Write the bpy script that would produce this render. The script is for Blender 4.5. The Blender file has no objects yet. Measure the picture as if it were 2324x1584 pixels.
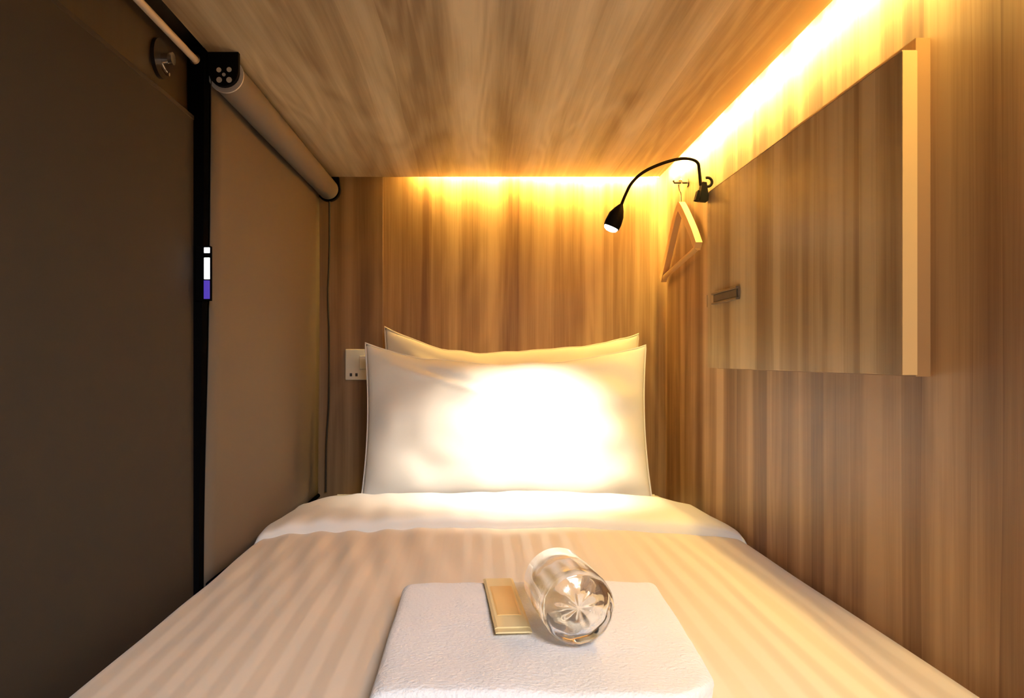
import bpy, bmesh, math, random
from mathutils import Vector, Matrix, noise

random.seed(7)
S = bpy.context.scene
COL = S.collection
H = 1.15            # eye height above the corridor floor; the coordinates below are measured from the eye

# ------------------------------------------------------------------ materials
def new_mat(name):
    m = bpy.data.materials.new(name); m.use_nodes = True
    return m, m.node_tree.nodes, m.node_tree.links, m.node_tree.nodes['Principled BSDF']

def plain(name, col, rough=.5, metal=0., spec=.5, bump=None, trans=0., ior=1.45, sheen=0.):
    m, n, l, b = new_mat(name)
    b.inputs['Base Color'].default_value = (*col, 1)
    b.inputs['Roughness'].default_value = rough
    b.inputs['Metallic'].default_value = metal
    b.inputs['Specular IOR Level'].default_value = spec
    b.inputs['Transmission Weight'].default_value = trans
    b.inputs['IOR'].default_value = ior
    b.inputs['Sheen Weight'].default_value = sheen
    tc = n.new('ShaderNodeTexCoord'); nz = n.new('ShaderNodeTexNoise')
    l.new(tc.outputs['Object'], nz.inputs['Vector'])
    if bump:
        sc, st, dist = bump
        nz.inputs['Scale'].default_value = sc; nz.inputs['Detail'].default_value = 3
        bp = n.new('ShaderNodeBump'); bp.inputs['Strength'].default_value = st; bp.inputs['Distance'].default_value = dist
        l.new(nz.outputs['Fac'], bp.inputs['Height']); l.new(bp.outputs['Normal'], b.inputs['Normal'])
    else:
        nz.inputs['Scale'].default_value = 40
        mr = n.new('ShaderNodeMapRange'); mr.inputs['To Min'].default_value = max(0, rough-.05); mr.inputs['To Max'].default_value = min(1, rough+.05)
        l.new(nz.outputs['Fac'], mr.inputs['Value']); l.new(mr.outputs['Result'], b.inputs['Roughness'])
    return m

def emitter(name, col, strength):
    m, n, l, b = new_mat(name)
    b.inputs['Base Color'].default_value = (.8, .8, .8, 1) if strength > 1 else (.02, .02, .03, 1)
    b.inputs['Emission Color'].default_value = (*col, 1)
    b.inputs['Emission Strength'].default_value = strength
    return m

def wood(name, across, along, tones, seed=0., stave=17., rough=.42, figure=1.):
    """pale laminate with soft staves of different tone, fine pores and stretched figure"""
    m, n, l, b = new_mat(name)
    tc = n.new('ShaderNodeTexCoord')
    sp = n.new('ShaderNodeSeparateXYZ'); l.new(tc.outputs['Object'], sp.inputs[0])
    def coord(sa, sl, off):
        a = n.new('ShaderNodeMath'); a.operation = 'MULTIPLY_ADD'; a.inputs[1].default_value = sa; a.inputs[2].default_value = off
        l.new(sp.outputs[across], a.inputs[0])
        c = n.new('ShaderNodeMath'); c.operation = 'MULTIPLY_ADD'; c.inputs[1].default_value = sl; c.inputs[2].default_value = off*.37
        l.new(sp.outputs[along], c.inputs[0])
        cb = n.new('ShaderNodeCombineXYZ'); l.new(a.outputs[0], cb.inputs[0]); l.new(c.outputs[0], cb.inputs[1])
        cb.inputs[2].default_value = off*1.7
        return cb.outputs[0]
    def nz(vec, detail, rough_, dist=0.):
        t = n.new('ShaderNodeTexNoise'); t.inputs['Scale'].default_value = 1; t.inputs['Detail'].default_value = detail
        t.inputs['Roughness'].default_value = rough_; t.inputs['Distortion'].default_value = dist
        l.new(vec, t.inputs['Vector']); return t.outputs['Fac']
    def mix(a, c, f):
        mx = n.new('ShaderNodeMath'); mx.operation = 'MULTIPLY_ADD'; mx.inputs[1].default_value = f
        l.new(c, mx.inputs[0]); l.new(a, mx.inputs[2]); return mx.outputs[0]
    broad = nz(coord(stave, .22, 3.1+seed), 1.5, .5, .3)
    mid = nz(coord(stave*3.2, .9, 7.7+seed), 3, .55, .6)
    fine = nz(coord(stave*14, 4.5, 1.3+seed), 3, .6)
    fig = nz(coord(7., .9, 5.2+seed), 2, .5, .4)
    wv = n.new('ShaderNodeMath'); wv.operation = 'MULTIPLY'; wv.inputs[1].default_value = 55.; l.new(fig, wv.inputs[0])
    sn = n.new('ShaderNodeMath'); sn.operation = 'SINE'; l.new(wv.outputs[0], sn.inputs[0])
    t0 = n.new('ShaderNodeMath'); t0.operation = 'MULTIPLY_ADD'; t0.inputs[1].default_value = 1.5; t0.inputs[2].default_value = -.58
    l.new(broad, t0.inputs[0])
    v = mix(t0.outputs[0], mid, .36)
    v = mix(v, fine, .34)
    # sharper-edged staves
    wob = n.new('ShaderNodeMath'); wob.operation = 'MULTIPLY_ADD'; wob.inputs[1].default_value = 1.6*figure
    l.new(nz(coord(3., .55, 9.1+seed), 2, .5), wob.inputs[0])
    ac = n.new('ShaderNodeMath'); ac.operation = 'MULTIPLY'; ac.inputs[1].default_value = stave*1.5; l.new(sp.outputs[across], ac.inputs[0])
    l.new(ac.outputs[0], wob.inputs[2])
    fl = n.new('ShaderNodeMath'); fl.operation = 'FLOOR'; l.new(wob.outputs[0], fl.inputs[0])
    wn = n.new('ShaderNodeTexWhiteNoise'); wn.noise_dimensions = '1D'
    so = n.new('ShaderNodeMath'); so.operation = 'ADD'; so.inputs[1].default_value = seed*13.7; l.new(fl.outputs[0], so.inputs[0])
    l.new(so.outputs[0], wn.inputs['W'])
    wc = n.new('ShaderNodeMath'); wc.operation = 'SUBTRACT'; wc.inputs[1].default_value = .5; l.new(wn.outputs['Value'], wc.inputs[0])
    v = mix(v, wc.outputs[0], .22)
    v = mix(v, sn.outputs[0], .045*figure)
    cr = n.new('ShaderNodeValToRGB'); l.new(v, cr.inputs['Fac'])
    e = cr.color_ramp.elements
    e[0].position, e[0].color = .22, (*tones[0], 1)
    e[1].position, e[1].color = .80, (*tones[2], 1)
    k = e.new(.50); k.color = (*tones[1], 1)
    l.new(cr.outputs['Color'], b.inputs['Base Color'])
    b.inputs['Roughness'].default_value = rough
    b.inputs['Specular IOR Level'].default_value = .35
    bp = n.new('ShaderNodeBump'); bp.inputs['Strength'].default_value = .12; bp.inputs['Distance'].default_value = .001
    l.new(fine, bp.inputs['Height']); l.new(bp.outputs['Normal'], b.inputs['Normal'])
    return m

def striped_cotton(name, base, stripe, period, rough=.75):
    m, n, l, b = new_mat(name)
    tc = n.new('ShaderNodeTexCoord'); sp = n.new('ShaderNodeSeparateXYZ'); l.new(tc.outputs['Object'], sp.inputs[0])
    a = n.new('ShaderNodeMath'); a.operation = 'MULTIPLY'; a.inputs[1].default_value = 2*math.pi/period; l.new(sp.outputs[0], a.inputs[0])
    s = n.new('ShaderNodeMath'); s.operation = 'SINE'; l.new(a.outputs[0], s.inputs[0])
    mr = n.new('ShaderNodeMapRange'); mr.inputs['From Min'].default_value = -.35; mr.inputs['From Max'].default_value = .35; l.new(s.outputs[0], mr.inputs['Value'])
    mx = n.new('ShaderNodeMix'); mx.data_type = 'RGBA'; l.new(mr.outputs['Result'], mx.inputs['Factor'])
    mx.inputs['A'].default_value = (*base, 1); mx.inputs['B'].default_value = (*stripe, 1)
    l.new(mx.outputs['Result'], b.inputs['Base Color'])
    r = n.new('ShaderNodeMapRange'); r.inputs['To Min'].default_value = rough; r.inputs['To Max'].default_value = rough-.3; l.new(mr.outputs['Result'], r.inputs['Value'])
    l.new(r.outputs['Result'], b.inputs['Roughness'])
    b.inputs['Sheen Weight'].default_value = .15
    return m

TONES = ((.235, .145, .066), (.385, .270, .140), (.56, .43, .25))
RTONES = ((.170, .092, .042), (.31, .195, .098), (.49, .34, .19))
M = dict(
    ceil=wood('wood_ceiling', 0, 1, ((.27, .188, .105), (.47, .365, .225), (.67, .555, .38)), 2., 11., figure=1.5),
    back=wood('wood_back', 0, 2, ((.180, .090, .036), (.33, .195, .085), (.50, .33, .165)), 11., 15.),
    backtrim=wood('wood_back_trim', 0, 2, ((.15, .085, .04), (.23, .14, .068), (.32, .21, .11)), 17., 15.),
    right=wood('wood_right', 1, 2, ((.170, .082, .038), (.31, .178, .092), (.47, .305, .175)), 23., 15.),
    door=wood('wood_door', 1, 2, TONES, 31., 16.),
    edge=plain('edge_banding', (.50, .335, .16), .45),
    carc=wood('wood_carcass', 1, 2, ((.22, .12, .055), (.28, .16, .075), (.34, .205, .10)), 41., 12.),
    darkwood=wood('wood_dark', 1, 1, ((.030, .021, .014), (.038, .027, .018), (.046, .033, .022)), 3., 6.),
    floor=plain('floor_board', (.12, .09, .07), .6),
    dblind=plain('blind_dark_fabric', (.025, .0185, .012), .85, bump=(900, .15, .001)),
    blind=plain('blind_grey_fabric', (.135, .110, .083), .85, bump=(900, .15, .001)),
    roll=plain('blind_roll_fabric', (.16, .14, .12), .7, bump=(900, .12, .001)),
    black=plain('black_metal_and_gap', (.003, .003, .0035), .9, spec=.0),
    blackp=plain('black_plastic', (.003, .0028, .0028), .6, spec=.12),
    hole=plain('pale_screws', (.62, .60, .58), .35),
    cream=plain('cream_paint', (.62, .52, .40), .4),
    chrome=plain('chrome', (.75, .74, .72), .2, 1.),
    dkmetal=plain('dark_metal', (.06, .05, .045), .35, .8),
    cotton=plain('white_cotton', (.80, .78, .74), .8, bump=(700, .08, .0006), sheen=.1),
    cotton2=plain('cream_cotton', (.78, .72, .60), .8, bump=(700, .08, .0006), sheen=.1),
    sheet=plain('white_sheet', (.72, .70, .66), .85, bump=(500, .08, .0006)),
    duvet=striped_cotton('duvet_sateen', (.77, .665, .54), (.72, .61, .485), .036),
    towel=plain('terry_towel', (.86, .85, .85), .95, bump=(240, .6, .004), sheen=.3),
    glass=plain('clear_glass', (1, 1, 1), .02, trans=1., ior=1.5),
    paper=plain('orange_paper', (.84, .56, .22), .6),
    paper2=plain('yellow_paper', (.84, .68, .36), .6),
    plate=plain('white_plastic', (.72, .70, .62), .35),
    slot=plain('socket_slots', (.03, .03, .03), .6),
    hang=plain('hanger_wood', (.60, .38, .17), .45),
    cord=plain('dark_cord', (.03, .022, .016), .8),
    handle=plain('bronze_handle', (.20, .15, .10), .38, .6),
    handle2=plain('dark_recess', (.10, .07, .04), .5),
    led=emitter('led_glow', (1., .69, .18), 165.),
    lamp=emitter('lamp_glow', (1., .86, .62), 40.),
    gapw=emitter('gap_glow_white', (.95, .97, 1.), 1.6),
    gapv=emitter('gap_glow_violet', (.16, .08, .95), .25),
)

# ------------------------------------------------------------------ mesh helpers
def box(bm, x0, x1, y0, y1, z0, z1, bev=0., seg=2):
    r = bmesh.ops.create_cube(bm, size=1)
    vs = r['verts']
    for v in vs:
        v.co = Vector(((x0+x1)/2 + v.co.x*(x1-x0), (y0+y1)/2 + v.co.y*(y1-y0), (z0+z1)/2 + v.co.z*(z1-z0)))
    if bev:
        es = list({e for v in vs for e in v.link_edges})
        bmesh.ops.bevel(bm, geom=es, offset=bev, segments=seg, affect='EDGES', profile=.5)

def tube(bm, pts, rad, n=10, cap=True):
    pts = [Vector(p) for p in pts]
    rads = rad if isinstance(rad, (list, tuple)) else [rad]*len(pts)
    t = (pts[1]-pts[0]).normalized()
    up = Vector((0, 0, 1)) if abs(t.z) < .9 else Vector((1, 0, 0))
    a = t.cross(up).normalized()
    rings = []
    for i, p in enumerate(pts):
        if i == 0: d = pts[1]-pts[0]
        elif i == len(pts)-1: d = pts[-1]-pts[-2]
        else: d = pts[i+1]-pts[i-1]
        d.normalize()
        a = (a - d*a.dot(d)).normalized(); c = d.cross(a)
        rings.append([bm.verts.new(p + (a*math.cos(2*math.pi*k/n) + c*math.sin(2*math.pi*k/n))*rads[i]) for k in range(n)])
    for i in range(len(rings)-1):
        for k in range(n):
            bm.faces.new((rings[i][k], rings[i][(k+1) % n], rings[i+1][(k+1) % n], rings[i+1][k]))
    if cap:
        bm.faces.new(rings[0][::-1]); bm.faces.new(rings[-1])

def smooth_path(pts, k=6):
    P = [Vector(p) for p in pts]; P = [2*P[0]-P[1]] + P + [2*P[-1]-P[-2]]
    out = []
    for i in range(1, len(P)-2):
        for j in range(k):
            t = j/k; a, b, c, d = P[i-1], P[i], P[i+1], P[i+2]
            out.append(.5*((2*b) + (c-a)*t + (2*a-5*b+4*c-d)*t*t + (3*b-a-3*c+d)*t**3))
    out.append(P[-2]); return out

def lathe(bm, prof, origin, axis, n=48, facet=None):
    """prof: list of (distance along axis, radius); closed where radius is 0"""
    ax = Vector(axis).normalized(); o = Vector(origin)
    u = ax.cross(Vector((0, 0, 1))).normalized(); w = ax.cross(u)
    rings = []
    for j, (d, r) in enumerate(prof):
        if r < 1e-6: rings.append([bm.verts.new(o+ax*d)]); continue
        ring = []
        for k in range(n):
            a = 2*math.pi*k/n
            dd, rr = d, r
            if facet: dd, rr = facet(j, a, d, r)
            ring.append(bm.verts.new(o + ax*dd + (u*math.cos(a)+w*math.sin(a))*rr))
        rings.append(ring)
    for A, B in zip(rings, rings[1:]):
        for k in range(n):
            k2 = (k+1) % n
            if len(A) == 1 and len(B) == 1: continue
            if len(A) == 1: bm.faces.new((A[0], B[k2], B[k]))
            elif len(B) == 1: bm.faces.new((A[k], A[k2], B[0]))
            else: bm.faces.new((A[k], A[k2], B[k2], B[k]))

def prism(bm, poly, axis, a0, a1):
    """extrude a 2-D outline along axis (0,1,2)"""
    def P(p, a):
        if axis == 0: return (a, p[0], p[1])
        if axis == 1: return (p[0], a, p[1])
        return (p[0], p[1], a)
    A = [bm.verts.new(P(p, a0)) for p in poly]; B = [bm.verts.new(P(p, a1)) for p in poly]
    bm.faces.new(A); bm.faces.new(B[::-1])
    for i in range(len(poly)):
        j = (i+1) % len(poly)
        bm.faces.new((A[j], A[i], B[i], B[j]))

def obj(name, bm, mat, parent=None, smooth=False, kind=None, label=None):
    bmesh.ops.recalc_face_normals(bm, faces=bm.faces)
    me = bpy.data.meshes.new(name)
    o = bpy.data.objects.new(name, me); COL.objects.link(o)
    if parent is None:
        xs = [v.co for v in bm.verts]
        org = Vector(((min(c.x for c in xs)+max(c.x for c in xs))/2, (min(c.y for c in xs)+max(c.y for c in xs))/2, min(c.z for c in xs)))
        o.location = org + Vector((0, 0, H))
    else:
        org = Vector((0, 0, -H)); q = parent
        while q is not None:
            org += q.location; q = q.parent
        o.parent = parent
    for v in bm.verts: v.co -= org
    bm.to_mesh(me); bm.free()
    if smooth:
        for p in me.polygons: p.use_smooth = True
        if smooth != 'all':
            me.set_sharp_from_angle(angle=math.radians(40))
    me.materials.append(M[mat])
    if kind: o['kind'] = kind
    if label: o['label'] = label
    return o

def thing(name, label, cat, loc, group=None):
    o = bpy.data.objects.new(name, None); COL.objects.link(o)
    o.empty_display_size = .05
    o.location = Vector(loc) + Vector((0, 0, H)); o['label'] = label; o['category'] = cat
    if group: o['group'] = group
    return o

def tag(o, label, cat, group=None):
    o['label'] = label; o['category'] = cat
    if group: o['group'] = group
    return o

B = bmesh.new

# ------------------------------------------------------------------ the setting
XR, YB, ZC = .542, 2.19, .525
XL = -.495
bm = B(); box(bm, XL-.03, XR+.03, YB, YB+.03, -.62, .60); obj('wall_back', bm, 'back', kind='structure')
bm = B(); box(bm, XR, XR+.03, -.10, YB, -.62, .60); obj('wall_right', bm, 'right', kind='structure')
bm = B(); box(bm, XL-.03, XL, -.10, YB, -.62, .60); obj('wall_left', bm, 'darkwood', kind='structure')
bm = B(); box(bm, XL-.03, XR+.03, -.10, YB+.03, -.68, -.62); obj('floor', bm, 'floor', kind='structure')
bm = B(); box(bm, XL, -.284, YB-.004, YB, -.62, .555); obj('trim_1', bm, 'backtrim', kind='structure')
# ceiling: a board hung under a wider one, leaving a light slot along the right and back walls
bm = B()
lo = (-.466, .516, -.10, 2.158); up = (XL, XR, -.10, YB)
def ring(r, z): return [bm.verts.new(p) for p in ((r[0], r[2], z), (r[1], r[2], z), (r[1], r[3], z), (r[0], r[3], z))]
R = [ring(lo, ZC), ring(lo, ZC+.035), ring(up, ZC+.035), ring(up, ZC+.06)]
bm.faces.new(R[0]); bm.faces.new(R[3][::-1])
for a, b in zip(R, R[1:]):
    for k in range(4):
        bm.faces.new((a[k], a[(k+1) % 4], b[(k+1) % 4], b[k]))
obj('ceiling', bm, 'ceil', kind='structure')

# ------------------------------------------------------------------ light strips in the slot
def strip(bm, p0, p1, out, w=.012):
    """thin tape from p0 to p1, its face turned down towards the wall"""
    p0, p1, out = Vector(p0), Vector(p1), Vector(out)
    nrm = (out*1.3 + Vector((0, 0, -1))).normalized(); side = (out + Vector((0, 0, 1.3))).normalized()
    q = []
    for e in (0, -.002):
        for p, s in ((p0, -1), (p1, -1), (p1, 1), (p0, 1)):
            q.append(bm.verts.new(p + side*s*w/2 + nrm*e))
    f = [(0, 1, 2, 3), (7, 6, 5, 4), (0, 4, 5, 1), (1, 5, 6, 2), (2, 6, 7, 3), (3, 7, 4, 0)]
    for k in f: bm.faces.new([q[i] for i in k])
bm = B(); strip(bm, (.5215, .40, ZC+.010), (.5215, 2.150, ZC+.010), (1, 0, 0))
tag(obj('led_light_strip', bm, 'led'), 'warm glowing light strip along the right wall under the ceiling edge', 'light strip', 'light strips round the ceiling edge')
bm = B(); strip(bm, (-.18, 2.1635, ZC+.028), (.515, 2.1635, ZC+.004), (0, 1, 0))
tag(obj('led_light_strip', bm, 'led'), 'warm glowing light strip along the back wall above the pillows', 'light strip', 'light strips round the ceiling edge')

# ------------------------------------------------------------------ left side
XB = -.465
t = thing('roller_blind', 'grey-brown roller blind hanging beside the pillows on the left', 'blind', (XB, 1.745, -.40), 'roller blinds on the open side')
# fabric: slightly bowed at the near edge
bm = B(); n1, n2 = 16, 30; front = []; back = []
for i in range(n1+1):
    y = 1.289 + (2.155-1.289)*i/n1
    fr, br = [], []
    for j in range(n2+1):
        z = .487 + (-.395-.487)*j/n2
        x = XB + .002*math.sin(y*9+z*5) - .013*max(0, (j/n2-.45)/.55)**1.5*math.exp(-(y-1.289)/.12)
        yy = y - .001*math.sin(math.pi*min(1, max(0, (j/n2-.25)/.75)))*math.exp(-i*.5)
        fr.append(bm.verts.new((x+.0008, yy, z))); br.append(bm.verts.new((x-.0008, yy, z)))
    front.append(fr); back.append(br)
for i in range(n1):
    for j in range(n2):
        bm.faces.new((front[i][j], front[i][j+1], front[i+1][j+1], front[i+1][j]))
        bm.faces.new((back[i][j], back[i+1][j], back[i+1][j+1], back[i][j+1]))
for i in range(n1):
    for j in (0, n2): bm.faces.new((front[i][j], front[i+1][j], back[i+1][j], back[i][j]))
for j in range(n2):
    for i in (0, n1): bm.faces.new((front[i][j], back[i][j], back[i][j+1], front[i][j+1]))
obj('blind_fabric', bm, 'blind', t, smooth='all')
bm = B(); tube(bm, [(XB-.006, 1.30, -.392), (XB-.001, 2.153, -.392)], .006, 12); obj('bottom_bar', bm, 'black', t, smooth=True)
RX, RZ = -.438, .489
bm = B(); tube(bm, [(RX, 1.290, RZ), (RX, 2.157, RZ)], .029, 32); obj('roller', bm, 'roll', t, smooth=True)
bm = B(); tube(bm, [(RX, 1.2895, RZ), (RX, 1.293, RZ)], .0305, 32)
obj('end_ring', bm, 'hole', t, smooth=True, label='pale ring round the near end of the roller')
# near bracket: plate with a rounded lower end, screwed under the ceiling
bm = B()
pl = [(-.4650, ZC), (-.4135, ZC), (-.4135, .490)] + [(RX-.001+.0250*math.cos(-i*math.pi/14), .490+.0235*math.sin(-i*math.pi/14)) for i in range(1, 14)] + [(-.4650, .490)]
prism(bm, pl, 1, 1.280, 1.289)
b_ = obj('bracket', bm, 'blackp', t, smooth=True, label='black bracket at the near end')
for dx, dz, r in ((-.0085, .008, .0042), (.009, .0085, .0042), (-.008, -.009, .0048), (.009, -.009, .0048), (0, 0, .003)):
    bm = B(); tube(bm, [(RX+dx, 1.2802, RZ-.003+dz), (RX+dx, 1.2788, RZ-.003+dz)], r, 14)
    obj('screw', bm, 'hole', b_, smooth=True)
bm = B()
pl = [(-.470, ZC), (-.408, ZC), (-.404, .490)] + [(RX+.034*math.cos(-i*math.pi/14), .489+.034*math.sin(-i*math.pi/14)) for i in range(1, 14)] + [(-.472, .490)]
prism(bm, pl, 1, 2.157, 2.172)
obj('bracket', bm, 'blackp', t, smooth=True)
bm = B()
tube(bm, smooth_path([(-.436, 2.166, .462), (-.437, 2.168, .30), (-.441, 2.168, .19), (-.4375, 2.168, .06), (-.438, 2.168, -.12), (-.445, 2.168, -.24), (-.447, 2.168, -.385)]), .0028, 8)
obj('pull_cord', bm, 'cord', t, smooth=True, label='dark pull cord hanging in the back corner')

# near blind, darker, hanging against the left wall
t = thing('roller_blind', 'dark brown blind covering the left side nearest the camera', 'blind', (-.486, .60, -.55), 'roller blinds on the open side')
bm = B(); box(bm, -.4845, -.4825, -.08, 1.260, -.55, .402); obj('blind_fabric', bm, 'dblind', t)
bm = B(); box(bm, XL+.0005, -.4815, -.08, 1.261, .402, .4095, .001); obj('shadow_line_rail', bm, 'cord', t, label='thin dark top rail, coloured in for the shadow line')  # dark bar stands in for the shadow line along the blind's top
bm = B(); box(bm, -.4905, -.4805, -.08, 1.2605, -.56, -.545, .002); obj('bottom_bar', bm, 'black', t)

bm = B(); prism(bm, [(-.493, -.62), (-.4765, -.62), (-.4740, -.30), (-.4660, .25), (-.4655, ZC), (-.493, ZC)], 1, 1.262, 1.286)  # solid black upright put in for the darkness between the blinds
tag(obj('dark_gap', bm, 'black'), 'dark gap between the two blinds, built as a solid black upright', 'gap')

t = thing('gap_glow', 'small white and violet glow seen through the dark gap, built as lit strips', 'light', (-.465, 1.260, .098))  # corridor glow beyond the gap, built as added glowing strips
bm = B(); box(bm, -.478, -.4520, 1.2560, 1.264, .098, .190, .001); obj('glow_mount', bm, 'black', t)
bm = B(); box(bm, -.4630, -.4535, 1.2550, 1.2565, .134, .170, .0004); obj('white_glow', bm, 'gapw', t, label='white glowing strip')
bm = B(); box(bm, -.4630, -.4535, 1.2550, 1.2565, .178, .187, .0004); obj('white_glow', bm, 'gapw', t)
bm = B(); box(bm, -.4635, -.4535, 1.2550, 1.2565, .101, .132, .0004); obj('violet_glow', bm, 'gapv', t, label='violet glowing strip')

# cream rail along the ceiling edge, and a wall bracket behind it
t = thing('curtain_rail', 'thin cream rail along the left edge of the ceiling', 'rail', (-.479, .70, .498))
bm = B(); tube(bm, [(-.479, -.08, .503), (-.479, 1.258, .503)], .0058, 14); obj('rod', bm, 'cream', t, smooth=True)
bm = B(); tube(bm, [(-.4785, 1.256, .503), (-.4785, 1.262, .503)], .0088, 16)
obj('end_socket', bm, 'chrome', t, smooth=True, label='metal end socket')
bm = B(); box(bm, -.4825, -.4755, .40, .412, .503, ZC+.035, .001); obj('hanger_clip', bm, 'chrome', t)
t = thing('wall_hook', 'small chrome hook on a dark round plate above the dark blind', 'hook', (XL, 1.15, .425))
bm = B(); tube(bm, [(XL, 1.152, .462), (XL+.006, 1.152, .462)], .030, 28); obj('back_plate', bm, 'dkmetal', t, smooth=True)
bm = B(); tube(bm, [(XL+.006, 1.152, .462), (XL+.016, 1.152, .462), (XL+.017, 1.152, .462), (XL+.023, 1.152, .462)], [.0075, .0075, .010, .0095], 18)
obj('knob', bm, 'chrome', t, smooth=True, label='chrome knob')
bm = B(); tube(bm, smooth_path([(XL+.005, 1.152, .453), (XL+.009, 1.151, .445), (XL+.014, 1.150, .438), (XL+.018, 1.150, .437)]), .0028, 8)
obj('hook_tail', bm, 'chrome', t, smooth=True)

# ------------------------------------------------------------------ bed
bm = B(); box(bm, -.445, .532, -.06, 2.182, -.62, -.39, .035, 5)
t = thing('mattress', 'white-sheeted mattress edge showing beside the pillows behind the turned-down duvet', 'mattress', (.045, 1.06, -.62))
obj('mattress_body', bm, 'sheet', t, smooth=True)
bm = B(); tube(bm, [(-.41, 2.150, -.392), (.50, 2.150, -.392)], .004, 8); obj('sheet_seam', bm, 'sheet', t, smooth=True)

DX0, DX1, DY0, DY1 = -.459, .538, -.05, 1.84
def top_z(x, y):
    u = (x-.0395)/.4985
    z = -.362 + .024*(1-abs(u)**3.0)
    if u > .5: z += .022*max(0, 1-y/1.55)*(u-.5)*2
    e = max(0, (abs(u)-.945)/.055)
    z -= .030*e**2.2
    k = max(0, 1-abs(u)**6)
    w = noise.noise(Vector((x*5.5, y*2.6, .3)))*.007 + noise.noise(Vector((x*14, y*5, 4.3)))*.0028
    # soft folds raying from the turned-down edge on the left
    f = math.exp(-((y-1.36)/.28)**2)*max(0, min(1, (.10-x)/.35))
    w += .0035*f*math.sin((x+.18*(y-1.5))*95+1.4*math.sin(y*6))
    # long soft folds running down the right side
    g = max(0, min(1, (x-.18)/.2))*math.exp(-((y-1.0)/.5)**2)
    w += .0030*g*math.sin((x-.11*y)*62)
    z += w*(.35+.65*k)
    if y > 1.45: z -= .012*min(1, (y-1.45)/.3)
    return z
bm = B(); nx, ny = 120, 170; T, Bt = [], []
for i in range(nx+1):
    x = DX0 + (DX1-DX0)*i/nx; a, b = [], []
    for j in range(ny+1):
        y = DY0 + (DY1-DY0)*j/ny
        e = max(0, (abs((x-.0395)/.4985)-.9)/.1)
        ey = max(0, (y-1.81)/.03)
        z = top_z(x, y) - .012*ey**2
        a.append(bm.verts.new((x, y, z)))
        b.append(bm.verts.new((x, y, min(z-.003, -.3885 - (.012 if e > .6 else 0)))))
    T.append(a); Bt.append(b)
for i in range(nx):
    for j in range(ny):
        bm.faces.new((T[i][j], T[i+1][j], T[i+1][j+1], T[i][j+1]))
        bm.faces.new((Bt[i][j], Bt[i][j+1], Bt[i+1][j+1], Bt[i+1][j]))
for i in range(nx):
    for j in (0, ny): bm.faces.new((T[i][j], T[i+1][j], Bt[i+1][j], Bt[i][j]))
for j in range(ny):
    for i in (0, nx): bm.faces.new((T[i][j], Bt[i][j], Bt[i][j+1], T[i][j+1]))
t = thing('duvet', 'cream striped duvet spread over the bed with its white top turned down', 'duvet', (.04, .92, -.40))
obj('duvet_body', bm, 'duvet', t, smooth='all')
# turned-down edge: a soft flat roll lying on the duvet
bm = B(); nx, ns = 120, 44; rows = []
for i in range(nx+1):
    s = i/nx; x = DX0+.002 + (DX1-DX0-.004)*s; u = 2*s-1
    yf = 1.515 - .030*u*u + .010*noise.noise(Vector((x*4, 2.2, 0))) + .03*max(0, -u-.6)
    yb = 1.852 + .008*noise.noise(Vector((x*3, 7.2, 0)))
    r = []
    for k in range(ns):
        a = 2*math.pi*k/ns
        c, sn = math.cos(a), math.sin(a)
        q = math.copysign(abs(c)**.28, c); v = math.copysign(abs(sn)**.55, sn)
        y = (yf+yb)/2 + q*(yb-yf)/2
        th = .0150*(1 - .45*max(0, abs(u)-.8)/.2)
        base = top_z(x, y)
        wr = .002*noise.noise(Vector((x*22, y*8, 9))) if v > 0 else 0
        wr += .0022*math.sin((x*1.0-.3*y)*80)*max(0, -u-.25)*(v > 0)
        r.append(bm.verts.new((x, y, base + (2*th*v + wr if v > 0 else -.003))))
    rows.append(r)
for i in range(nx):
    for k in range(ns):
        bm.faces.new((rows[i][k], rows[i][(k+1) % ns], rows[i+1][(k+1) % ns], rows[i+1][k]))
bm.faces.new(rows[0]); bm.faces.new(rows[-1][::-1])
obj('turned_down_edge', bm, 'cotton', t, smooth='all', label='white turned-down top edge')

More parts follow.
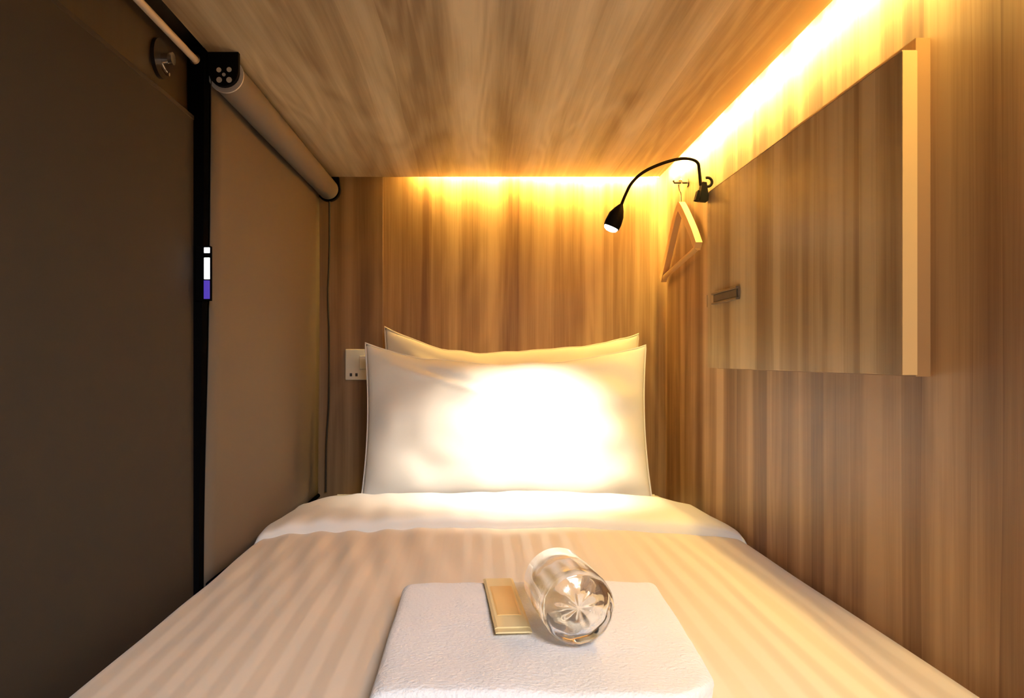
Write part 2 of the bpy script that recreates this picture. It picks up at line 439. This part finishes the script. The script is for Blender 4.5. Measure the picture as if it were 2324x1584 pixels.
def pillow(name, mat, cx, cy, cz, W, Hh, Tk, lean, seed, dip, yaw=0., roll=0., corners=(0, 0), label='', group=None):
    bm = B(); nu, nv = 90, 60
    mat3 = Matrix.Rotation(yaw, 3, 'Z') @ Matrix.Rotation(-lean, 3, 'X') @ Matrix.Rotation(roll, 3, 'Y')
    F, K = [], []
    for i in range(nu+1):
        u = -1+2*i/nu; f, b = [], []
        for j in range(nv+1):
            v = -1+2*j/nv
            x = u*W/2*(1-.035*(1-v*v))
            zz = v*Hh/2
            if v > 0: zz -= dip*(1-abs(u)**2.2)*v**2
            cl = corners[0] if u < 0 else corners[1]
            if v > 0: zz += cl*abs(u)**6*v**4 + (.011*noise.noise(Vector((u*2.6, seed*3, 0))) + .006*noise.noise(Vector((u*6.5, seed*5, 0))))*v**5*(1-u**8)
            env = (1-abs(u)**2.6)**.62*(1-abs(v)**2.6)**.62 if abs(u) < 1 and abs(v) < 1 else 0
            ed = min(1, 5*(1-abs(u)))*min(1, 4*(1-abs(v)))
            w = noise.noise(Vector((u*2.1+seed, v*1.7, seed)))*.012 + noise.noise(Vector((u*5+seed, v*4, 2*seed)))*.006
            # pulled creases from the corners and the right hand side
            d1 = (u+.42)*.62 + (v-.55)
            w -= .010*math.exp(-(d1/.055)**2)*math.exp(-((u+.45)/.28)**2)
            w += .006*math.exp(-((d1-.12)/.06)**2)*math.exp(-((u+.45)/.28)**2)
            w += .0065*math.sin(13*v+5*u*u+seed)*math.exp(-((u-.86)/.17)**2)
            w += .0045*math.sin(10*v-4*u+seed*2)*math.exp(-((u+.86)/.20)**2)
            yf = -Tk/2*env + w*ed
            yb = Tk/2*env*.8
            edge = i in (0, nu) or j in (0, nv)
            p = mat3 @ Vector((x, 0 if edge else yf, zz)) + Vector((cx, cy, cz))
            q = mat3 @ Vector((x, 0 if edge else yb, zz)) + Vector((cx, cy, cz))
            vv = bm.verts.new(p); f.append(vv); b.append(vv if edge else bm.verts.new(q))
        F.append(f); K.append(b)
    for i in range(nu):
        for j in range(nv):
            bm.faces.new((F[i][j], F[i+1][j], F[i+1][j+1], F[i][j+1]))
            q = [K[i][j], K[i][j+1], K[i+1][j+1], K[i+1][j]]
            if len(set(q)) == 4 and set(q) != {F[i][j], F[i+1][j], F[i+1][j+1], F[i][j+1]}: bm.faces.new(q)
    t = thing(name, label, 'pillow', (cx, cy, cz-Hh/2), group)
    obj('pillowcase', bm, mat, t, smooth='all')
    # stitched seam round the edge
    bm = B()
    rim = []
    N = 40
    def R(u, v):
        x = u*W/2*(1-.035*(1-v*v)); zz = v*Hh/2
        if v > 0: zz -= dip*(1-abs(u)**2.2)*v**2
        cl = corners[0] if u < 0 else corners[1]
        if v > 0: zz += cl*abs(u)**6*v**4 + (.011*noise.noise(Vector((u*2.6, seed*3, 0))) + .006*noise.noise(Vector((u*6.5, seed*5, 0))))*v**5*(1-u**8)
        return mat3 @ Vector((x, 0, zz)) + Vector((cx, cy, cz))
    rim = [R(-1, -1+2*k/N) for k in range(N+1)] + [R(-1+2*k/N, 1) for k in range(1, N+1)] + [R(1, 1-2*k/N) for k in range(1, N+1)]
    tube(bm, rim, .0022, 8); obj('seam', bm, mat, t, smooth=True)
    return t

pillow('pillow', 'cotton', .067, 1.945, -.172, .745, .415, .165, .20, 3.3, .045, corners=(.012, .006),
       label='plump white pillow in front, brightly lit by the reading lamp', group='pillows on the bed')
pillow('pillow', 'cotton2', .088, 2.085, -.155, .715, .455, .125, .10, 8.1, .055, corners=(.020, .0),
       label='cream pillow behind the brightly lit white one, against the back wall', group='pillows on the bed')

# ------------------------------------------------------------------ towel, tumbler, packet
bm = B(); rows = []; nx = 60
def outline():
    pts = []
    for c, th, y0, y1 in ((0., .0105, .700, 1.035), ):
        pass
    lay = [(.0080, .0080, .690, 1.040), (.0230, .0080, .685, 1.030)]
    front, rear = [], []
    for zc, r, ya, yb in lay:
        front += [(ya + r*(1-math.cos(a)), zc+r*math.sin(a)) for a in [(-80+20*k)*math.pi/180 for k in range(9)]]
    for zc, r, ya, yb in reversed(lay):
        rear += [(yb - r*(1-math.cos(a)), zc+r*math.sin(a)) for a in [(80-20*k)*math.pi/180 for k in range(9)]]
    # dense top and bottom
    top = [(front[-1][0]+(rear[0][0]-front[-1][0])*k/24, front[-1][1]) for k in range(1, 24)]
    bot = [(rear[-1][0]+(front[0][0]-rear[-1][0])*k/24, front[0][1]) for k in range(1, 24)]
    return front+top+rear+bot
OUT = outline()
for i in range(nx+1):
    u = -1+2*i/nx
    u = math.copysign(1-(1-abs(u))**1.6, u)
    s = max(.02, (1-abs(u)**26))**.5
    r = []
    for (y, z) in OUT:
        yc = .865; zc = .0155
        yy = yc+(y-yc)*(1-.05*(1-s)); z2 = zc+(z-zc)*s
        x = .066 + u*.172 + .030*(y-.865)*1.0*(1 if u > 0 else -.25)
        z2 += .0025*noise.noise(Vector((x*9, yy*9, 1)))*(z > .02) + .0012*noise.noise(Vector((x*40, yy*40, 5)))
        # lower, rounded front right corner
        if u > .5: yy += .05*((u-.5)*2)**3*max(0, (yc-y)/.17)
        r.append(bm.verts.new((x, yy, top_z(x, yy) + .001 + z2)))
    rows.append(r)
n = len(OUT)
for i in range(nx):
    for k in range(n):
        bm.faces.new((rows[i][k], rows[i][(k+1) % n], rows[i+1][(k+1) % n], rows[i+1][k]))
bm.faces.new(rows[0]); bm.faces.new(rows[-1][::-1])
tag(obj('folded_towel', bm, 'towel', smooth='all'), 'folded white towel lying on the duvet in the foreground', 'towel')

TZ = max(top_z(.03+.01*i, .78+.02*j) for i in range(9) for j in range(12)) + .0320     # top of the towel
bm = B()
r0, r1, L = .0395, .0395, .105
def facet(j, a, d, r):
    if j in (1, 2): return d + .0008*math.cos(8*a), r*(1+.012*math.cos(8*a))
    if 3 <= j <= 6: return d, r*(1+.006*math.cos(16*a))
    return d, r
prof = [(.0035, 0), (.0030, .012), (.0012, .024), (0, .0345), (.003, r0-.001), (.010, r0), (.060, r0+.0006), (L-.002, r1), (L, r1-.0012),
        (L-.002, r1-.0028), (.060, r0-.0030), (.022, r0-.0042), (.0165, r0-.010), (.0150, .014), (.0148, 0)]
ax = Vector((-.13, 1, -.006)).normalized()
lathe(bm, prof, (.104, .785, TZ + r1 + .0012), ax, 64, facet)
tag(obj('glass_tumbler', bm, 'glass', smooth='all'), 'clear glass tumbler lying on its side on the folded towel', 'glass')

c = Vector((.030, .935, TZ+.0005)); d = Vector((-.065, 1, 0)).normalized(); s_ = Vector((1, .065, 0)).normalized()
t = thing('paper_packet', 'slim orange-yellow packet on the towel beside the glass', 'packet', c)
def packet(bm, a0, a1, w, h, z0=0.):
    q = []
    for z, ww in ((z0, w), (z0+h*.5, w*1.02), (z0+h, w*.86)):
        q.append([bm.verts.new(c + d*a + s_*b + Vector((0, 0, z))) for a, b in ((a0, -ww/2), (a0, ww/2), (a1, ww/2), (a1, -ww/2))])
    bm.faces.new(q[0][::-1]); bm.faces.new(q[-1])
    for A, Bq in zip(q, q[1:]):
        for k in range(4): bm.faces.new((A[k], A[(k+1) % 4], Bq[(k+1) % 4], Bq[k]))
bm = B(); packet(bm, -.098, .080, .040, .0032); obj('packet_body', bm, 'paper2', t)
bm = B(); packet(bm, -.060, .050, .028, .0010, .0030); obj('printed_panel', bm, 'paper', t, label='orange middle panel')
bm = B(); packet(bm, .080, .092, .040, .0018); obj('sealed_end', bm, 'paper2', t)
bm = B(); packet(bm, -.110, -.098, .040, .0018); obj('sealed_end', bm, 'paper2', t)

# ------------------------------------------------------------------ back wall: outlet
t = thing('power_outlet', 'cream power outlet plate on the back wall left of the pillows', 'outlet', (-.352, YB, -.061))
bm = B(); box(bm, -.393, -.311, YB-.012, YB-.004, -.061, .029, .003, 3); p = obj('cover_plate', bm, 'plate', t, smooth=True)
for x in (-.376, -.360):
    bm = B(); box(bm, x-.0035, x+.0035, YB-.0132, YB-.0118, -.050, -.041, .0005); obj('socket_hole', bm, 'slot', t)
bm = B(); box(bm, -.352, -.322, YB-.0145, YB-.0115, -.030, .010, .002); obj('rocker_switch', bm, 'plate', t)

# ------------------------------------------------------------------ right wall: cabinet
CY0, CY1, CX, CZ0, CZ1 = .895, 1.66, .5035, -.019, .368
t = thing('wall_cabinet', 'flat wood-grain cabinet on the right wall under the light strip', 'cabinet', (XR, 1.28, CZ0))
bm = B()
prism(bm, [(CY0+.007, CZ0-.002), (CY1-.004, CZ0-.002), (CY1-.004, .376), (1.276, .376), (1.276, .387), (CY0+.007, .387)], 0, .5245, XR)
obj('carcass', bm, 'carc', t)
bm = B(); box(bm, CX, .5215, CY0, CY1, CZ0, CZ1, .0008, 1); dr = obj('cabinet_door', bm, 'door', t)
bm = B(); box(bm, CX+.0002, .5213, CY0-.0016, CY0, CZ0, CZ1); obj('edge_band', bm, 'edge', dr, label='pale near edge of the door')
bm = B(); box(bm, CX+.0002, .5213, CY0, CY1, CZ1, CZ1+.0012); obj('edge_band', bm, 'edge', dr)
bm = B()
for z0, z1, x in ((.1165, .1205, CX-.008), (.1375, .1415, CX-.008)): box(bm, x, CX, 1.452, 1.608, z0, z1, .0006)
box(bm, CX-.003, CX, 1.452, 1.608, .119, .139); obj('handle', bm, 'handle', dr, label='flat bronze handle')
bm = B(); box(bm, CX-.005, CX-.0025, 1.458, 1.602, .122, .136); obj('handle_recess', bm, 'handle2', dr)
bm = B(); box(bm, CX-.002, .5217, CY1, CY1+.004, .115, .142, .0008); obj('catch', bm, 'edge', dr, label='small pale catch on the far edge')

# ------------------------------------------------------------------ clip lamp
t = thing('reading_lamp', 'black clip-on gooseneck reading lamp shining on the pillow', 'lamp', (.49, 1.672, .345))
def W(px, py, y): return Vector(((px-1090)*y/1700, y, (815-py)*y/1700))
bm = B()
prism(bm, [(.484, .350), (.5025, .349), (.5030, .362), (.499, .390), (.490, .391), (.487, .374)], 1, 1.650, 1.672)
obj('clip', bm, 'blackp', t)
bm = B()
prism(bm, [(.475, .352), (.4825, .350), (.4845, .372), (.4805, .373)], 1, 1.652, 1.670); obj('clip_jaw', bm, 'blackp', t)
bm = B(); rp = [(.5055+.010*math.cos(a), 1.667, .394+.010*math.sin(a)) for a in [math.radians(-170+20*k) for k in range(15)]]
tube(bm, rp, .0032, 8); obj('clip_spring', bm, 'blackp', t, smooth=True)
G = [(.4895, 1.664, .386), W(1573, 398, 1.664), W(1578, 403, 1.665), W(1587, 388, 1.664), W(1583, 369, 1.66), W(1566, 361, 1.655), W(1540, 361, 1.65), W(1500, 372, 1.64), W(1460, 391, 1.625), W(1434, 415, 1.615), W(1419, 443, 1.61), W(1409, 468, 1.605)]
bm = B(); tube(bm, smooth_path([G[0]]+G[3:]), .0034, 10); obj('gooseneck', bm, 'blackp', t, smooth=True)
bm = B(); hp = [W(1410, 465, 1.605), W(1405, 476, 1.604), W(1399, 488, 1.604), W(1392, 505, 1.604), W(1387, 516, 1.605)]
tube(bm, hp, [.0045, .011, .0165, .018, .0175], 20); obj('lamp_head', bm, 'blackp', t, smooth=True)
e0, e1 = hp[-1], hp[-1] + (hp[-1]-hp[-2]).normalized()*.008
bm = B(); tube(bm, [e0, e0.lerp(e1, .6), e1], [.015, .0135, .008], 18); obj('lamp_lens', bm, 'lamp', t, smooth=True, label='glowing round lens')

# ------------------------------------------------------------------ coat hanger on a peg
t = thing('wall_peg', 'thin dark peg on the right wall carrying the coat hanger', 'peg', (XR, 1.955, .457))
bm = B(); tube(bm, [(XR-.003, 1.955, .4605), (.506, 1.955, .4605), (.504, 1.955, .466)], .0030, 10); obj('pin', bm, 'dkmetal', t, smooth=True)
bm = B(); tube(bm, [(XR, 1.955, .4605), (XR-.003, 1.955, .4605)], .012, 20); obj('rosette', bm, 'dkmetal', t, smooth=True)
t = thing('coat_hanger', 'pale wooden coat hanger hanging in the back right corner', 'hanger', (.526, 1.975, .23))
X = .525
def plank(bm, pts, w, th):
    """flat bar through pts in the plane of the wall"""
    A = []
    for i, p in enumerate(pts):
        p = Vector(p)
        q = Vector(pts[min(i+1, len(pts)-1)]) - Vector(pts[max(i-1, 0)])
        nn = Vector((0, -q.z, q.y)).normalized()
        A.append([bm.verts.new(p+nn*w/2+Vector((-th/2, 0, 0))), bm.verts.new(p+nn*w/2+Vector((th/2, 0, 0))),
                  bm.verts.new(p-nn*w/2+Vector((th/2, 0, 0))), bm.verts.new(p-nn*w/2+Vector((-th/2, 0, 0)))])
    for a, b in zip(A, A[1:]):
        for k in range(4): bm.faces.new((a[k], a[(k+1) % 4], b[(k+1) % 4], b[k]))
    bm.faces.new(A[0][::-1]); bm.faces.new(A[-1])
bm = B()
plank(bm, smooth_path([(X, 1.805, .272), (X, 1.845, .312), (X, 1.90, .358), (X, 1.945, .392), (X, 1.965, .398), (X, 2.0, .375), (X, 2.06, .318), (X, 2.12, .262), (X, 2.152, .228)], 4), .024, .016)
obj('shoulders', bm, 'hang', t, smooth=True)
bm = B(); tube(bm, [(X, 1.81, .270), (X, 2.148, .232)], .0068, 12); obj('trouser_bar', bm, 'hang', t, smooth=True)
bm = B()
hk = [(X, 1.960, .398), (X, 1.960, .430), (X-.002, 1.967, .442), (X-.003, 1.972, .455), (X-.003, 1.966, .466), (X-.003, 1.955, .4685), (X-.003, 1.944, .464), (X-.003, 1.941, .455)]
tube(bm, smooth_path(hk), .0021, 8); obj('hook', bm, 'chrome', t, smooth=True, label='metal hook')

# ------------------------------------------------------------------ lights
def lamp(name, kind, loc, energy, col, target=None, **kw):
    d = bpy.data.lights.new(name, kind); d.energy = energy; d.color = col
    for k, v in kw.items(): setattr(d, k, v)
    o = bpy.data.objects.new(name, d); COL.objects.link(o)
    o.location = Vector(loc) + Vector((0, 0, H))
    if target is not None:
        o.rotation_euler = (Vector(target)-Vector(loc)).to_track_quat('-Z', 'Y').to_euler()
    return o
dirv = (hp[-1]-hp[-2]).normalized()
lamp('reading_lamp_beam', 'SPOT', e1 + dirv*.004, 23.0, (1., .90, .72), target=(.09, 1.80, -.30), spot_size=math.radians(70), spot_blend=1.0, shadow_soft_size=.01)
lamp('foot_end_fill', 'AREA', (.50, -.95, .80), 23.0, (1., .97, 1.), target=(.08, .85, -.33), shape='RECTANGLE', size=.6, size_y=.5)  # added fill light outside the open foot end, no fixture known there

w = bpy.data.worlds.new('World'); S.world = w; w.use_nodes = True
bg = w.node_tree.nodes['Background']; bg.inputs['Color'].default_value = (1., .93, .85, 1); bg.inputs['Strength'].default_value = .04

# ------------------------------------------------------------------ camera
cd = bpy.data.cameras.new('Camera'); cam = bpy.data.objects.new('Camera', cd); COL.objects.link(cam)
cam.location = (0, 0, H); cam.rotation_euler = (math.radians(90), 0, 0)
cd.sensor_width = 36; cd.sensor_fit = 'HORIZONTAL'; cd.lens = 1700/2324*36
cd.shift_x = (1162-1090)/2324; cd.shift_y = (815-792)/2324
cd.clip_start = .01
S.camera = cam
S.view_settings.view_transform = 'Standard'; S.view_settings.look = 'None'
S.view_settings.gamma = 1; S.view_settings.use_curve_mapping = False
S.view_settings.exposure = 0.88
S.cycles.max_bounces = 10; S.cycles.diffuse_bounces = 6; S.cycles.transmission_bounces = 10
S.cycles.caustics_refractive = True
S.cycles.use_denoising = True
